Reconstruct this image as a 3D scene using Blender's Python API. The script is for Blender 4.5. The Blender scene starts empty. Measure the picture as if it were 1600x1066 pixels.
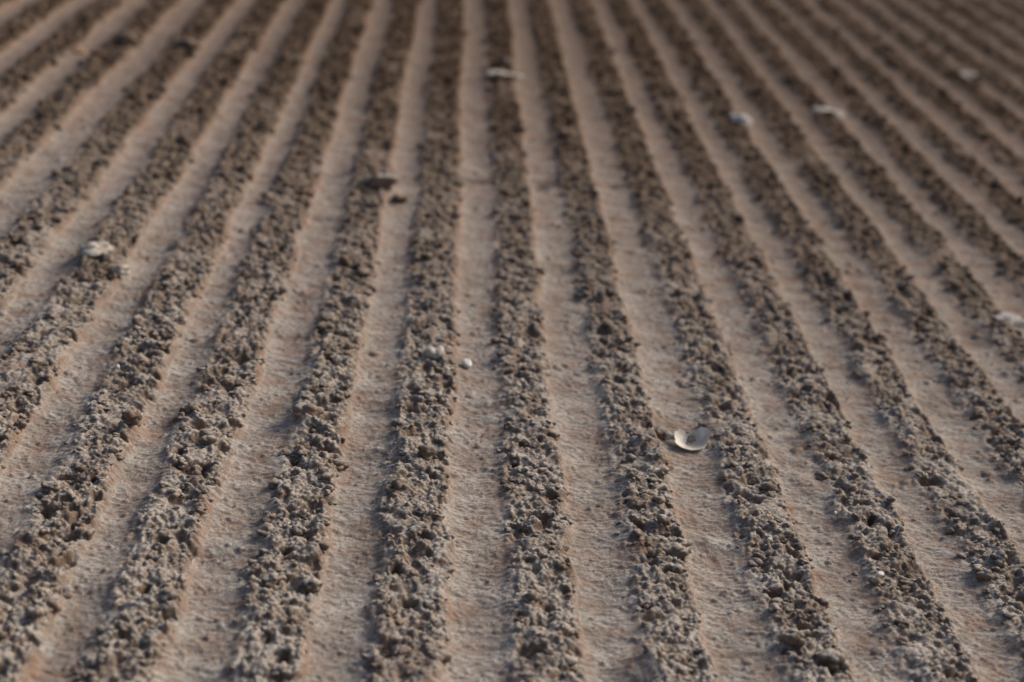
import bpy, math, random
import numpy as np
from mathutils import Matrix, Vector

random.seed(7)
rng = np.random.default_rng(11)
scene = bpy.context.scene
C = scene.collection

# ------------------------------------------------------------------ camera
CAM_H = 0.5185
F_PX = 1600 * 50 / 36
XR = np.array([0.99377986, 0.08804408, 0.06818969])      # world X, Y, Z written as (right, down, forward) of the lens
YR = np.array([-0.02580074, -0.41363091, 0.910079])
ZR = np.array([0.10833243, -0.90617753, -0.40878646])
cam_d = bpy.data.cameras.new('camera')
cam = bpy.data.objects.new('camera', cam_d); C.objects.link(cam)
cam.matrix_world = Matrix(((XR[0], -XR[1], -XR[2], 0), (YR[0], -YR[1], -YR[2], 0), (ZR[0], -ZR[1], -ZR[2], CAM_H), (0, 0, 0, 1)))
cam_d.lens = 50; cam_d.sensor_width = 36; cam_d.sensor_fit = 'HORIZONTAL'
cam_d.clip_start = 0.02; cam_d.clip_end = 500
cam_d.dof.use_dof = True
cam_d.dof.focus_distance = 1.0
cam_d.dof.aperture_fstop = 4.5
scene.camera = cam

# ------------------------------------------------------------------ light
SUN_EL, SUN_AZ = math.radians(34), math.radians(58)       # azimuth from +Y towards +X
world = bpy.data.worlds.new('World'); scene.world = world
world.use_nodes = True
nt = world.node_tree
bg = nt.nodes['Background']
sky = nt.nodes.new('ShaderNodeTexSky')
sky.sky_type = 'NISHITA'; sky.sun_disc = False
sky.sun_elevation = SUN_EL; sky.sun_rotation = SUN_AZ
sky.dust_density = 2.5; sky.ozone_density = 0.1; sky.air_density = 0.7
nt.links.new(sky.outputs[0], bg.inputs[0]); bg.inputs[1].default_value = 0.085
sd = bpy.data.lights.new('sun', 'SUN'); sd.energy = 2.7; sd.angle = math.radians(28); sd.color = (1.0, 0.90, 0.78)
sun = bpy.data.objects.new('sun', sd); C.objects.link(sun)
sdir = Vector((math.sin(SUN_AZ) * math.cos(SUN_EL), math.cos(SUN_AZ) * math.cos(SUN_EL), math.sin(SUN_EL)))
sun.rotation_euler = sdir.to_track_quat('Z', 'Y').to_euler()
sun.location = (2, 1, 2)
scene.view_settings.view_transform = 'Standard'; scene.view_settings.look = 'None'
scene.view_settings.gamma = 1.0; scene.view_settings.use_curve_mapping = False
scene.view_settings.exposure = 0.36
scene.cycles.max_bounces = 6

def at(px, py, z=0.006):
    """ground point seen at a pixel of the 1600 px photograph"""
    r = np.array([px - 800, py - 533, F_PX])
    w = np.array([r @ XR, r @ YR, r @ ZR])
    w = w * ((z - CAM_H) / w[2])
    return w[0], w[1]

# ------------------------------------------------------------------ noise
def hash2(i, j, seed):
    h = (i.astype(np.int64) * 374761393 + j.astype(np.int64) * 668265263 + seed * 974634777) & 0xFFFFFFFF
    h = ((h ^ (h >> 13)) * 1274126177) & 0xFFFFFFFF
    h = ((h ^ (h >> 16)) * 2246822519) & 0xFFFFFFFF
    return ((h ^ (h >> 15)) & 0xFFFFFF) / float(0xFFFFFF)

def vnoise(x, y, s, seed):
    """smooth noise -1..1 with features of size s"""
    x = x / s; y = y / s
    xi = np.floor(x); yi = np.floor(y)
    fx = x - xi; fy = y - yi
    fx = fx * fx * (3 - 2 * fx); fy = fy * fy * (3 - 2 * fy)
    a = hash2(xi, yi, seed); b = hash2(xi + 1, yi, seed); c = hash2(xi, yi + 1, seed); d = hash2(xi + 1, yi + 1, seed)
    return 2 * ((a + (b - a) * fx) * (1 - fy) + (c + (d - c) * fx) * fy) - 1

def fbm(x, y, s, seed, o=3):
    t = 0; a = 1.0; n = 0
    for k in range(o):
        t = t + a * vnoise(x + 17.3 * k * s, y - 9.1 * k * s, s / 2 ** k, seed + k); n += a; a *= 0.5
    return t / n

def domes(x, y, cell, seed, dens=1.0):
    """rounded lumps, one per cell, heights 0..1 of the cell size"""
    cx = np.floor(x / cell); cy = np.floor(y / cell)
    out = np.zeros_like(x)
    for i in (-1, 0, 1):
        for j in (-1, 0, 1):
            gx = cx + i; gy = cy + j
            px = (gx + hash2(gx, gy, seed)) * cell; py = (gy + hash2(gx, gy, seed + 1)) * cell
            q = hash2(gx, gy, seed + 2)
            r = cell * (0.32 + 0.50 * q)
            on = hash2(gx, gy, seed + 3) < dens
            d2 = (x - px) ** 2 + (y - py) ** 2
            out = np.maximum(out, np.where(on, np.sqrt(np.maximum(r * r - d2, 0)), 0))
    return out

def sstep(a, b, v):
    t = np.clip((v - a) / (b - a), 0, 1)
    return t * t * (3 - 2 * t)

# ------------------------------------------------------------------ the raked ground
W = 0.08
X0 = 0.02010
DEV = {-5: .0105, -4: .0095, -3: .0043, -2: -.0104, -1: -.0107, 0: -.0122, 1: -.0067, 2: -.0041, 3: .0047, 4: .0068, 5: .0032, 6: .0057, 7: -.0005}
KS = np.arange(-60, 90)
CENT = np.array([X0 + k * W + CAM_H * DEV.get(int(k), 0.0) for k in KS])
HWID = np.array([0.0194 + 0.0025 * (hash2(np.array([k]), np.array([3]), 5)[0] - 0.5) + (0.0012 if k < 2 else 0) for k in KS])

# pushed-up or trodden spots read from the photo: (px, py, radius, height)
SPOTS = [(480, 660, .020, .006), (830, 668, .016, .005), (600, 292, .030, .007), (845, 284, .012, -.005),
         (1015, 1040, .022, .006), (185, 905, .022, .005), (300, 860, .014, -.006), (205, 668, .012, .006),
         (790, 300, .018, -.006), (155, 410, .030, .007), (870, 1010, .02, .004), (1560, 515, .03, .006),
         (780, 128, .04, .006), (1160, 200, .03, .005), (1300, 185, .035, .006), (1110, 840, .012, .003),
         (960, 285, .012, -.004), (1250, 740, .016, .004), (640, 700, .015, .004), (1000, 700, .018, .005)]
SPOTS = [(at(a, b)[0], at(a, b)[1], r, h) for a, b, r, h in SPOTS]

SCR = (at(440, 268), at(1040, 288))

def ridge_coord(x, y):
    xm = x + 0.0020 * vnoise(x * 0 + 0.3, y, 0.35, 71) + 0.0022 * vnoise(x, y, 0.11, 72)
    idx = np.clip(np.searchsorted((CENT[1:] + CENT[:-1]) / 2, xm.ravel()), 0, len(CENT) - 1).reshape(x.shape)
    t = xm - CENT[idx]
    prev_gap = CENT[idx] - CENT[np.maximum(idx - 1, 0)]
    return t, idx, HWID[idx]

def height(x, y, fine=True):
    t, idx, hw = ridge_coord(x, y)
    e1 = 0.0075 * fbm(x, y, 0.028, 21, 4); e2 = 0.0048 * fbm(x, y, 0.030, 25, 4)
    left = sstep(-hw - 0.0085, -hw + 0.0065, t + e1)
    right = 1 - sstep(hw - 0.0045, hw + 0.0035, t + e2)
    slump = sstep(0.16, 0.50, fbm(x, y * 0.8, 0.030, 121, 3))
    rough = left * right * (1 - 0.50 * slump)
    body = left * right
    # floor of the furrow: scooped, with its deepest line near the wall on its left
    ip = np.clip(idx + np.where(t > 0, 0, -1), 0, len(CENT) - 2)
    lo = CENT[ip] + HWID[ip]; hi = CENT[ip + 1] - HWID[ip + 1]
    u = (t + CENT[idx] - lo) / (hi - lo)
    u = np.clip(u, 0, 1)
    floor = -0.0026 * np.sin(np.pi * np.clip(u, 0, 1) ** 0.75) + 0.0022 * u ** 2.0
    z = floor * (1 - body) + body * (0.0050 + 0.0024 * vnoise(x, y, 0.05, 31))
    if fine:
        wx = x + 0.0012 * vnoise(x, y, 0.006, 48); wy = y + 0.0010 * vnoise(x, y, 0.005, 49)
        rg = 1 - np.abs(vnoise(wx * 0.62 + 0.3 * wy, wy, 0.0040, 42)) + 0.5 * (1 - np.abs(vnoise(wx * 0.7, wy, 0.0022, 43)))
        rp = 0.00095 * rg + 0.0007 * fbm(x * 0.60 + 0.25 * y, y, 0.0058, 41, 3) + 0.0011 * vnoise(x * 0.5 + 0.2 * y, y, 0.013, 45) + 0.0010 * vnoise(x, y, 0.04, 46)
        dm = domes(x, y, 0.0105, 51, 0.8) * 0.95
        dm = np.maximum(dm, domes(x + 0.003, y, 0.0052, 55, 0.9) * 0.9 + 0.0006)
        ds = domes(x, y, 0.0029, 59, 0.9) * 1.0
        pit = np.maximum(0, fbm(x, y, 0.010, 63, 2) - 0.12)
        z = z + rp * (1 - 0.5 * rough) + rough * (0.66 * dm + 0.85 * ds - 0.0018 - 0.0125 * pit + 0.0006 * vnoise(x, y, 0.0018, 66))
        # stray grains and crumbs rolled onto the floor
        sg = domes(x, y, 0.006, 81, 0.012) * 0.5 + domes(x, y, 0.003, 85, 0.05) * 0.5
        z = z + (1 - rough) * sg
    # a shallow scratch across the rows, broken where the sand fell back
    (ax, ay), (bx, by) = SCR
    s_ = np.clip((x - ax) / (bx - ax), 0, 1); dl = y - (ay + (by - ay) * s_) - 0.006 * vnoise(x, y * 0, 0.05, 95)
    on = (x > ax) & (x < bx)
    z = z - on * 0.0042 * np.exp(-(dl / 0.007) ** 2) * sstep(-0.25, 0.35, vnoise(x, y, 0.035, 96))
    z = z + on * 0.0022 * np.exp(-((dl - 0.013) / 0.006) ** 2)
    for sx, sy, r, h in SPOTS:
        d2 = (x - sx) ** 2 + (y - sy) ** 2
        z = z + h * np.exp(-d2 / (r * r) * 1.6)
    return z, rough

def film_amount(x, y, rough):
    # thick in the nearest metre, thinner further on, thinnest on the far crumbs
    f = 1.05 - 0.68 * sstep(0.7, 2.3, y + 0.2 * x + 0.12 * vnoise(x, y, 0.2, 101))
    return f * (0.92 + rough * (0.75 - 1.25 * sstep(0.75, 1.9, y)))

def far_shade_amount(x, y, rough):  # painted light falloff: sand colour darkens with distance, more on the ridges
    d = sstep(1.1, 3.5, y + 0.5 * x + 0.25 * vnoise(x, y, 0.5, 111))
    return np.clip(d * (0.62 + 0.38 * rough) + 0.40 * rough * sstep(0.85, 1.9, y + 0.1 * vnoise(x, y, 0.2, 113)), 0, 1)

def tag(o, label=None, cat=None, group=None, kind=None):
    if label: o['label'] = label
    if cat: o['category'] = cat
    if group: o['group'] = group
    if kind: o['kind'] = kind
    return o

def mesh_np(name, V, Fc, mat, smooth=True, attrs=None, parent=None):
    me = bpy.data.meshes.new(name)
    n = Fc.shape[1]
    me.vertices.add(len(V)); me.vertices.foreach_set('co', V.astype(np.float32).ravel())
    me.loops.add(Fc.size); me.loops.foreach_set('vertex_index', Fc.astype(np.int32).ravel())
    me.polygons.add(len(Fc)); me.polygons.foreach_set('loop_start', np.arange(0, Fc.size, n, dtype=np.int32))
    me.update(calc_edges=True)
    if smooth: me.polygons.foreach_set('use_smooth', np.ones(len(Fc), dtype=bool))
    for k, a in (attrs or {}).items():
        at_ = me.attributes.new(k, 'FLOAT', 'POINT'); at_.data.foreach_set('value', a.astype(np.float32))
    me.materials.append(mat)
    o = bpy.data.objects.new(name, me); C.objects.link(o)
    if parent: o.parent = parent
    return o

# ------------------------------------------------------------------ materials
def sand_material(name, crumb=False):
    m = bpy.data.materials.new(name); m.use_nodes = True
    t = m.node_tree; N = t.nodes; L = t.links
    b = N['Principled BSDF']; b.inputs['Roughness'].default_value = 0.95
    b.inputs['Specular IOR Level'].default_value = 0.085
    tc = N.new('ShaderNodeTexCoord')
    def noise(scale, detail=3, rough=0.55, loc=None):
        n = N.new('ShaderNodeTexNoise'); n.inputs['Scale'].default_value = scale; n.inputs['Detail'].default_value = detail; n.inputs['Roughness'].default_value = rough
        src = tc.outputs['Object']
        if loc is not None:
            mp = N.new('ShaderNodeMapping'); mp.inputs['Location'].default_value = loc[:3]
            if len(loc) > 3: mp.inputs['Scale'].default_value = loc[3:]
            L.new(src, mp.inputs[0]); src = mp.outputs[0]
        L.new(src, n.inputs['Vector']); return n.outputs['Fac']
    def ramp(src, p0, p1):
        r = N.new('ShaderNodeMapRange'); r.inputs['From Min'].default_value = p0; r.inputs['From Max'].default_value = p1
        L.new(src, r.inputs['Value']); return r.outputs[0]
    def mix(fac, a, c):
        x = N.new('ShaderNodeMix'); x.data_type = 'RGBA'
        if isinstance(fac, float): x.inputs[0].default_value = fac
        else: L.new(fac, x.inputs[0])
        for s, v in ((6, a), (7, c)):
            if isinstance(v, tuple): x.inputs[s].default_value = (*v, 1)
            else: L.new(v, x.inputs[s])
        return x.outputs[2]
    def mul(a, v):
        x = N.new('ShaderNodeMath'); x.operation = 'MULTIPLY'; L.new(a, x.inputs[0])
        if isinstance(v, float): x.inputs[1].default_value = v
        else: L.new(v, x.inputs[1])
        return x.outputs[0]
    red = (0.245, 0.152, 0.108); umber = (0.205, 0.162, 0.128)
    tan = (0.225, 0.155, 0.105); dark = (0.085, 0.061, 0.044); film = (0.462, 0.440, 0.400); rust = (0.330, 0.190, 0.095)
    at_ = N.new('ShaderNodeAttribute'); at_.attribute_name = 'rough'
    fa = N.new('ShaderNodeAttribute'); fa.attribute_name = 'film'
    c = mix(ramp(noise(45, 4), 0.36, 0.60), umber, red)
    cl = mix(ramp(noise(110, 3, .6, (5, 5, 5)), 0.40, 0.64), dark, tan)
    cl = mix(mul(ramp(noise(70, 3, .6, (1, 9, 4)), 0.60, 0.72), 0.6), cl, rust)
    c = mix(mul(at_.outputs['Fac'], 0.9), c, cl)
    # thin dry film of fine pale dust, settled on top of every grain and thinner in patches
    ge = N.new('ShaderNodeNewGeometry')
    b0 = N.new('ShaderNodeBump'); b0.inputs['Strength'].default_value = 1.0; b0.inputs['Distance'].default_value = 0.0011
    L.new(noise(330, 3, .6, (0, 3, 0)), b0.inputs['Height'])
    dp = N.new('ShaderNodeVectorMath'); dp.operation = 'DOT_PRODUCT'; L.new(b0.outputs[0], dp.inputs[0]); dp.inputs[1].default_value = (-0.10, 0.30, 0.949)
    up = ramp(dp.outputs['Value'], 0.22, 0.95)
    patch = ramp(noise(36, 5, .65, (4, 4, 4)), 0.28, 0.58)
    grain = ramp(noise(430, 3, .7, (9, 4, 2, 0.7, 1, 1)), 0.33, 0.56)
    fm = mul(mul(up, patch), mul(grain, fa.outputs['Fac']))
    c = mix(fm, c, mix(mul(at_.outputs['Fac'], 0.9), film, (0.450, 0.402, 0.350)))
    # light falloff with distance painted into the sand colour, strongest at far right
    da = N.new('ShaderNodeAttribute'); da.attribute_name = 'far_shade'
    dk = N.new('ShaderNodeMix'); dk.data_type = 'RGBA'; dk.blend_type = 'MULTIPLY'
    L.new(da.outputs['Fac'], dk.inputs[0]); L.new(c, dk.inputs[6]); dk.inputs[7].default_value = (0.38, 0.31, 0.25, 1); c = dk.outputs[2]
    # single grains of darker and paler mineral
    c = mix(mul(ramp(noise(1700, 1, .5, (2, 2, 2)), 0.60, 0.72), 0.35), c, (0.10, 0.08, 0.06))
    c = mix(mul(ramp(noise(1500, 1, .5, (6, 2, 9)), 0.62, 0.72), 0.35), c, (0.62, 0.55, 0.47))
    L.new(c, b.inputs['Base Color'])
    b1 = N.new('ShaderNodeBump'); b1.inputs['Strength'].default_value = 1.0; b1.inputs['Distance'].default_value = 0.0009
    L.new(noise(750, 4, .65), b1.inputs['Height'])
    L.new(b1.outputs[0], b.inputs['Normal'])
    return m

def plain_material(name, col, col2, rough=0.6, spec=0.3, scale=200):
    m = bpy.data.materials.new(name); m.use_nodes = True
    t = m.node_tree; N = t.nodes; L = t.links
    b = N['Principled BSDF']; b.inputs['Roughness'].default_value = rough; b.inputs['Specular IOR Level'].default_value = spec
    tc = N.new('ShaderNodeTexCoord'); n = N.new('ShaderNodeTexNoise'); n.inputs['Scale'].default_value = scale; n.inputs['Detail'].default_value = 4
    L.new(tc.outputs['Object'], n.inputs['Vector'])
    r = N.new('ShaderNodeMapRange'); r.inputs['From Min'].default_value = 0.4; r.inputs['From Max'].default_value = 0.62; L.new(n.outputs['Fac'], r.inputs[0])
    x = N.new('ShaderNodeMix'); x.data_type = 'RGBA'; L.new(r.outputs[0], x.inputs[0])
    x.inputs[6].default_value = (*col, 1); x.inputs[7].default_value = (*col2, 1); L.new(x.outputs[2], b.inputs['Base Color'])
    bp = N.new('ShaderNodeBump'); bp.inputs['Strength'].default_value = 0.5; bp.inputs['Distance'].default_value = 0.0004
    L.new(n.outputs['Fac'], bp.inputs['Height']); L.new(bp.outputs[0], b.inputs['Normal'])
    return m

SAND = sand_material('sand')
M_SHELL = plain_material('shell', (0.76, 0.71, 0.62), (0.60, 0.53, 0.44), 0.7, 0.25, 150)
M_WHITE = plain_material('white_chip', (0.74, 0.71, 0.66), (0.64, 0.60, 0.55), 0.5, 0.4, 150)
M_PALE = plain_material('pale_lump', (0.50, 0.46, 0.41), (0.33, 0.28, 0.23), 0.9, 0.15, 180)
M_CRUST = plain_material('white_crust', (0.54, 0.51, 0.47), (0.34, 0.30, 0.26), 0.85, 0.15, 110)
M_ORANGE = plain_material('orange_grain', (0.42, 0.28, 0.17), (0.33, 0.22, 0.14), 0.8, 0.2, 220)

# ------------------------------------------------------------------ ground sheet
def build_ground():
    ny = 1450
    ys = [0.40]
    while ys[-1] < 4.6:
        ys.append(ys[-1] + max(0.00085, 0.0011 * ys[-1] ** 1.6))
    st = 0.012
    while ys[-1] < 80:
        ys.append(ys[-1] + st); st *= 1.12
    back = [0.40]; st = 0.004
    while back[-1] > -30:
        back.append(back[-1] - st); st *= 1.14
    ys = np.array(back[:0:-1] + ys)
    us = np.arange(-0.50, 0.62, 0.00085)
    ext = [0.0]; st = 0.0015
    while ext[-1] < 60:
        ext.append(ext[-1] + st); st *= 1.10
    ext = np.array(ext[1:])
    us = np.concatenate([us[0] - ext[::-1], us, us[-1] + ext])
    wy = np.where(ys > 0.4, ys + 0.12, 0.52)
    Xg = us[None, :] * wy[:, None]; Yg = np.repeat(ys[:, None], len(us), 1)
    z, rough = height(Xg, Yg)
    # where the mesh is coarse the relief is calmed
    calm = 1 - sstep(4.4, 9, np.maximum(np.abs(Xg) * 1.2, np.maximum(Yg, -Yg * 3 + 1)))
    z = z * calm
    V = np.stack([Xg, Yg, z], -1).reshape(-1, 3)
    nr, nc = Xg.shape
    i = np.arange(nr * nc).reshape(nr, nc)
    Fc = np.stack([i[:-1, :-1], i[:-1, 1:], i[1:, 1:], i[1:, :-1]], -1).reshape(-1, 4)
    o = mesh_np('ground', V, Fc, SAND, attrs={'rough': rough.ravel(), 'film': film_amount(Xg, Yg, rough).ravel(), 'far_shade': far_shade_amount(Xg, Yg, rough).ravel()})
    tag(o, 'raked grey brown sandy ground with smooth furrows running between crumbly ridges', 'ground', kind='structure')
    print('ground verts', len(V))
build_ground()

# ------------------------------------------------------------------ lumps
def ico(sub):
    import bmesh
    bm = bmesh.new(); bmesh.ops.create_icosphere(bm, subdivisions=sub, radius=1.0)
    V = np.array([v.co[:] for v in bm.verts]); Fc = np.array([[v.index for v in f.verts] for f in bm.faces]); bm.free()
    return V, Fc

def clod_shape(D, r, n=6, lump=0.62):
    """star-shaped cluster of grown-together grains; D unit directions, r a Generator"""
    c = r.normal(size=(n, 3)); c /= np.linalg.norm(c, axis=1)[:, None]; c *= r.uniform(0.35, 0.68, (n, 1))
    rad = r.uniform(0.27, lump, n)
    R = np.full(len(D), 0.50)
    for ci, ri in zip(c, rad):
        bb = D @ ci; disc = bb * bb - (ci @ ci - ri * ri)
        R = np.maximum(R, np.where(disc > 0, bb + np.sqrt(np.maximum(disc, 0)), 0))
    V = D * R[:, None]
    V += 0.035 * np.stack([np.sin(9 * V[:, 1] + r.uniform(0, 6)), np.sin(8 * V[:, 2] + r.uniform(0, 6)), np.sin(10 * V[:, 0] + r.uniform(0, 6))], -1)
    V += 0.010 * np.stack([np.sin(23 * V[:, 1] + 11 * V[:, 2] + r.uniform(0, 6)), np.sin(27 * V[:, 2] + 9 * V[:, 0] + r.uniform(0, 6)), np.sin(25 * V[:, 0] + 13 * V[:, 1] + r.uniform(0, 6))], -1)
    return V

D2, F2 = ico(2); D3, F3 = ico(3); D4, F4 = ico(4)

def rot_rand(n):
    q = rng.normal(size=(n, 4)); q /= np.linalg.norm(q, axis=1)[:, None]
    w, x, y, z = q.T
    return np.stack([1 - 2 * (y * y + z * z), 2 * (x * y - w * z), 2 * (x * z + w * y), 2 * (x * y + w * z), 1 - 2 * (x * x + z * z), 2 * (y * z - w * x),
                     2 * (x * z - w * y), 2 * (y * z + w * x), 1 - 2 * (x * x + y * y)], -1).reshape(n, 3, 3)

def build_crumbs():
    # candidates over the visible ground
    N = 330000
    y = 0.45 + (4.3 - 0.45) * rng.random(N) ** 1.0
    wdt = y * 1.02 + 0.2
    u = rng.uniform(-0.46, 0.56, N)
    keep = rng.random(N) < (y + 0.12) / 4.5
    y = y[keep]; u = u[keep]
    x = u * (y + 0.12)
    z, rough = height(x, y)
    t, idx, hw = ridge_coord(x, y)
    p = np.where(rough > 0.45, 0.78, np.where(rough > 0.08, 0.38, np.where(rough > 0.004, 0.10, 0.007)))
    p = p * np.where(y > 2.2, 0.75, 1)
    clump = 1.3 * fbm(x, y, 0.022, 91, 2)
    p = p * np.clip(0.75 + clump, 0.25, 1.2)
    k = rng.random(len(x)) < p
    x, y, z, rough = x[k], y[k], z[k], rough[k]
    n = len(x)
    r = 0.0025 * np.exp(rng.normal(0, 0.52, n)); r = np.clip(r, 0.0010, 0.0078)
    r = np.where(rough < 0.2, r * 0.55, r)
    r = np.where(y > 1.9, r * 1.15, r)
    near = y < 1.45
    Vs, Fs, As, Fi, Da = [], [], [], [], []; off = 0
    for lod, sel, D, Fc in ((2, near & (r > 0.0048), D4, F4), (0, near & (r > 0.0015) & (r <= 0.0048), D3, F3), (1, ~(near & (r > 0.0015)), D2, F2)):
        ids = np.nonzero(sel)[0]
        var = np.stack([clod_shape(D, rng, *((int(rng.integers(7, 13)), 0.50) if lod != 1 else (int(rng.integers(3, 6)), 0.62))) for _ in range(48)])
        R = rot_rand(len(ids))  # turned first, then flattened
        sh = var[rng.integers(0, 48, len(ids))]
        sc = (r[ids][:, None] * np.stack([rng.uniform(0.85, 1.35, len(ids)), rng.uniform(0.8, 1.2, len(ids)), rng.uniform(0.62, 0.95, len(ids))], -1))
        P = np.einsum('nij,nvj->nvi', R, sh) * sc[:, None, :]
        P[:, :, 0] += x[ids][:, None]; P[:, :, 1] += y[ids][:, None]; P[:, :, 2] += (z[ids] + r[ids] * rng.uniform(-0.5, 0.25, len(ids)))[:, None]
        nv = D.shape[0]
        Fa = Fc[None] + (np.arange(len(ids)) * nv)[:, None, None] + off
        Vs.append(P.reshape(-1, 3)); Fs.append(Fa.reshape(-1, 3)); off += len(ids) * nv
        As.append(np.repeat(np.clip(rough[ids] * 0.6 + 0.4, 0, 1), nv)); Da.append(np.repeat(far_shade_amount(x[ids], y[ids], rough[ids]), nv)); Fi.append(np.repeat(film_amount(x[ids], y[ids], rough[ids]) * rng.uniform(0.6, 1.35, len(ids)), nv))
    o = mesh_np('sand_crumbs', np.concatenate(Vs), np.concatenate(Fs), SAND, attrs={'rough': np.concatenate(As), 'film': np.concatenate(Fi), 'far_shade': np.concatenate(Da)})
    tag(o, 'loose brown sand crumbs heaped along the tops of the raked ridges', 'sand crumbs', kind='stuff')
    print('crumbs', n, 'faces', sum(len(f) for f in Fs))
build_crumbs()

def ground_z(x, y):
    return float(height(np.array([x]), np.array([y]))[0][0])

# ------------------------------------------------------------------ single things
def lump(name, px, py, size, mat, label, cat, group=None, rough=0.6, seed=1, rz=0.0, sink=0.3, n=7, dz=0.0):
    """a lump of its own, size = (across, deep, tall) half extents in metres"""
    x, y = at(px, py)
    r = np.random.default_rng(seed)
    V = clod_shape(D4, r, n + 6, 0.42)
    V /= np.abs(V).max(0)
    ph = r.uniform(0, 6, 3)
    V *= (1 + 0.03 * np.sin(17 * V[:, [0]] + ph[0]) * np.sin(15 * V[:, [1]] + ph[1]) + 0.02 * np.sin(31 * V[:, [2]] + ph[2]))
    V = V * np.array(size)
    o = mesh_np(name, V, F4, mat, attrs={'rough': np.full(len(V), rough), 'film': np.full(len(V), 1 - rough)})
    o.location = (x, y, max(ground_z(x, y), ground_z(x, y + .003)) + size[2] * (1 - 2 * sink) + dz)
    o.rotation_euler = (0, 0, rz)
    tag(o, label, cat, group)
    return o

def shell():
    """broken cupped shell, open side up and tipped towards the lens"""
    x, y = at(1079, 694, 0.0)
    nr, na = 40, 128
    # outline seen from above, width runs across the furrow (angle 0 = right)
    A = np.linspace(0, 2 * np.pi, na, endpoint=False)
    key = np.radians([0, 30, 55, 76, 92, 108, 124, 150, 180, 206, 232, 268, 300, 330])
    rad = np.array([1.00, 1.18, 1.10, .76, .62, .68, .98, 1.10, .94, 1.12, .98, .96, 1.04, .92])
    rr = np.interp(A, np.append(key, 2 * np.pi), np.append(rad, rad[0]))
    r = np.random.default_rng(5)
    rr += 0.022 * np.interp(A, np.linspace(0, 2 * np.pi, 40), r.normal(size=40))
    def surf(t, a, rmax, s):
        R = t * rmax
        px = 0.0138 * R * np.cos(a); py = 0.0120 * R * np.sin(a)
        rib = 0.00008 * np.sin(a * 34) * t + 0.00007 * np.sin(R * 42)
        pz = 0.0060 * (R ** 2.2) + rib
        return px, py, pz + s
    V = []; 
    for s in (0.00045, -0.00045):
        for i in range(nr + 1):
            t = i / nr
            px, py, pz = surf(t, A, rr, s)
            V.append(np.stack([px, py, pz], -1))
    V = np.concatenate(V); n1 = (nr + 1) * na; Fc = []
    for side in (0, 1):
        for i in range(nr):
            for j in range(na):
                a, b = i * na + j, i * na + (j + 1) % na
                q = [a, b, b + na, a + na]
                q = [v + side * n1 for v in q]
                Fc.append(q if side == 0 else q[::-1])
    for j in range(na):
        a, b = nr * na + j, nr * na + (j + 1) % na
        Fc.append([a, b, b + n1, a + n1])
    root = bpy.data.objects.new('broken_shell', None); C.objects.link(root)
    root.location = (x, y, ground_z(x, y) + 0.0006); root.rotation_euler = (math.radians(19), math.radians(-5), math.radians(4))
    tag(root, 'broken cream cup shaped shell lying open side up in a furrow, with sand inside', 'shell')
    mesh_np('cup', V, np.array(Fc), M_SHELL, parent=root)
    # sand caught in the hollow
    r = np.random.default_rng(9)
    Vc = clod_shape(D3, r, 7, 0.55) * np.array([.0058, .0040, .0018]) + np.array([.0012, .0036, .0016])
    mesh_np('caught_sand', Vc, F3, SAND, attrs={'rough': np.full(len(Vc), 0.3), 'film': np.full(len(Vc), 0.4)}, parent=root)
    # crust of sand stuck on the left rim
    Vc = clod_shape(D3, r, 8, 0.5) * np.array([.0060, .0050, .0036]) + np.array([-.0150, .0060, .0030])
    mesh_np('sand_crust', Vc, F3, M_PALE, parent=root)
shell()

def chip(px, py, w, d, th, seed, label, cat='shell chip', name='shell_chip', group=None, tilt=(0.1, 0, 0.3), mat=None, z=0.001, sides=7):
    """small flat chip with a rounded edge"""
    x, y = at(px, py)
    r = np.random.default_rng(seed)
    na = 28; A = np.linspace(0, 2 * np.pi, na, endpoint=False)
    ks = np.linspace(0, 2 * np.pi, sides + 1); rv = r.uniform(0.85, 1.1, sides); rv = np.append(rv, rv[0])
    R = np.interp(A, ks, rv)
    rings = [(0.0, 1.0), (0.5, 1.05), (0.86, 0.9), (0.98, 0.4), (1.0, 0.0), (0.98, -0.4), (0.86, -0.9), (0.5, -1.0), (0.0, -1.0)]
    V = []
    for q, hgt in rings:
        V.append(np.stack([w * q * R * np.cos(A), d * q * R * np.sin(A), np.full(na, th * hgt) + 0.15 * th * np.sin(3 * A) * q], -1))
    V = np.concatenate(V)
    Fc = [[i * na + j, (i + 1) * na + j, (i + 1) * na + (j + 1) % na, i * na + (j + 1) % na] for i in range(len(rings) - 1) for j in range(na)]
    o = mesh_np(name, V, np.array(Fc), mat or M_WHITE)
    o.location = (x, y, ground_z(x, y) + z + th); o.rotation_euler = tilt
    tag(o, label, cat, group)
    return o

CH = 'white chips lying on the raked sand'
chip(731, 560, .0043, .0052, .0016, 3, 'bright white round chip on the smooth furrow left of the middle', tilt=(0.35, 0.0, 0.2), z=.0015, group=CH)
chip(184, 577, .0014, .0018, .0008, 4, 'tiny bluish white chip on the second crumbly ridge from the left edge', group=CH, tilt=(.5, 0, 0), z=.003)
chip(1305, 802, .0012, .0014, .0007, 5, 'tiny white chip at the foot of a crumbly ridge, lower right of the broken shell', group=CH, tilt=(.5, 0, 0), z=.003)
chip(1373, 907, .0028, .0018, .0008, 6, 'small pale blue chip on the crumbly ridge near the lower right corner', group=CH, tilt=(.5, .1, .2), z=.003)
chip(1201, 850, .0018, .0013, .0007, 7, 'tiny pale chip on the ridge below and right of the broken shell', group=CH, tilt=(.5, 0, 0), z=.003)
chip(5, 480, .0024, .004, .0010, 8, 'pale chip at the left edge of the photo, halfway up', group=CH, tilt=(.5, 0, 0.3), z=.001, mat=M_PALE)

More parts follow.
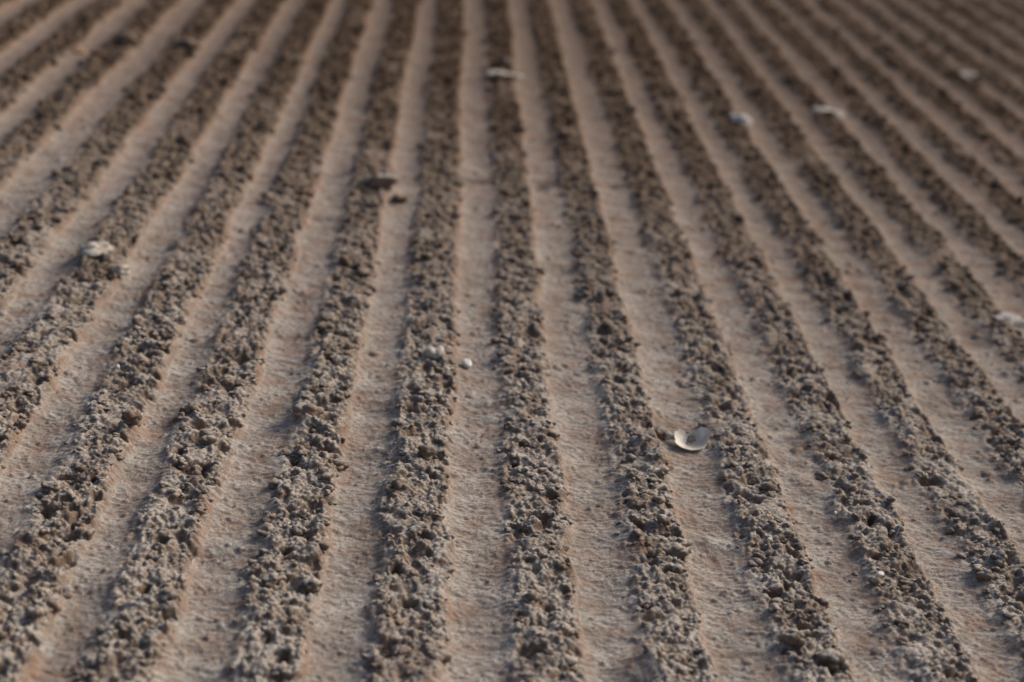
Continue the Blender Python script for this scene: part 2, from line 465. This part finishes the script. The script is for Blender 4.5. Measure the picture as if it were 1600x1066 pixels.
PL = 'pale crusted lumps on the raked sand'
lump('pale_lump', 678, 555, (.0095, .009, .0056), M_PALE, 'pale cream lump on the crumbly ridge just left of the bright white round chip', 'sand lump', PL, seed=21, sink=.36)
lump('pale_lump', 700, 578, (.006, .006, .0035), M_PALE, 'small pale crusted lump just below the pale cream lump near the white round chip', 'sand lump', PL, seed=22, sink=.34)
lump('pale_lump', 148, 403, (.017, .015, .0075), M_PALE, 'broad pale crusted lump on a ridge at the left, above the left edge chip', 'sand lump', PL, seed=23, sink=.36, rz=.4)
lump('pale_lump', 185, 425, (.012, .010, .006), M_PALE, 'lower right of two pale crusted lumps on a ridge at the left', 'sand lump', PL, seed=24, sink=.38)
lump('pale_lump', 788, 122, (.030, .022, .005), M_PALE, 'flat blurred pale lump bridging the ridge at the top middle', 'sand lump', PL, seed=25, sink=.52, n=5)
lump('pale_lump', 1158, 190, (.014, .034, .007), M_CRUST, 'long bright white lump lying along a ridge, upper right', 'shell lump', PL, seed=26, sink=.52, rz=.25, n=5)
lump('pale_lump', 1300, 177, (.032, .020, .007), M_CRUST, 'bright white crooked lump right of the long white one, upper right', 'shell lump', PL, seed=27, sink=.52, rz=-.35, n=5)
lump('pale_lump', 1582, 498, (.026, .014, .007), M_CRUST, 'large bright white lump cut by the right edge of the photo', 'shell lump', PL, seed=28, sink=.36, rz=-.25, n=5)
lump('pale_lump', 1512, 112, (.022, .022, .006), M_PALE, 'dull pale lump far off beside a dark clod near the top right corner', 'sand lump', PL, seed=29, sink=.52, n=5)
lump('pale_lump', 596, 281, (.024, .008, .006), M_PALE, 'narrow pale crust on a ridge above the dark arched clod, upper left of middle', 'sand lump', PL, seed=30, sink=.36, n=6)

DK = 'big clods standing out of the ridges'
for px, py, s, lab, sd in (
        (598, 296, (.026, .007, .009), 'dark arched clod on a ridge under a narrow pale crust, upper left of middle', 31),
        (625, 306, (.010, .010, .008), 'small dark clod at the right foot of the dark arched clod', 32),
        (195, 66, (.022, .014, .011), 'dark far clod on the left of the two at the top left', 33),
        (292, 76, (.022, .014, .011), 'dark far clod on the right of the two at the top left', 34),
        (205, 668, (.008, .0075, .0065), 'large dark clod on the right flank of the second ridge from the left', 35),
        (788, 102, (.014, .014, .012), 'dark far clod just above the flat pale lump at the top middle', 36),
        (845, 284, (.007, .005, .003), 'lone dark clod on the smooth furrow right of the middle ridge, upper half', 37),
        (1523, 126, (.013, .016, .010), 'dark far clod under the dull pale lump near the top right corner', 38),
        (885, 215, (.014, .012, .009), 'dark wide clod across a ridge right of the top middle', 39),
        (480, 655, (.012, .009, .006), 'big rounded lump of light sand on a ridge left of the middle', 40),
        (1033, 672, (.0075, .006, .0055), 'light clod touching the left rim of the broken shell', 41),
        (790, 300, (.010, .009, .007), 'dark clod on the middle ridge beside the lone dark clod', 42)):
    lump('sand_clod', px, py, s, SAND, lab, 'clod', DK, rough=0.75 if 'dark' in lab else 0.2, seed=sd, sink=.35)
lump('orange_pebble', 125, 75, (.012, .012, .008), M_ORANGE, 'pale orange pebble far off at the top left corner', 'pebble', 'orange brown pebbles', seed=51)
lump('orange_pebble', 1333, 141, (.010, .010, .008), M_ORANGE, 'orange brown pebble on a far ridge right of the bright crooked lump', 'pebble', 'orange brown pebbles', seed=52)
lump('orange_pebble', 1413, 420, (.0035, .0035, .003), M_ORANGE, 'small yellow brown pebble on a ridge in the right part of the photo', 'pebble', 'orange brown pebbles', seed=53)
lump('orange_pebble', 706, 540, (.0035, .003, .0025), M_ORANGE, 'small orange pebble just above and left of the bright white round chip', 'pebble', 'orange brown pebbles', seed=54)
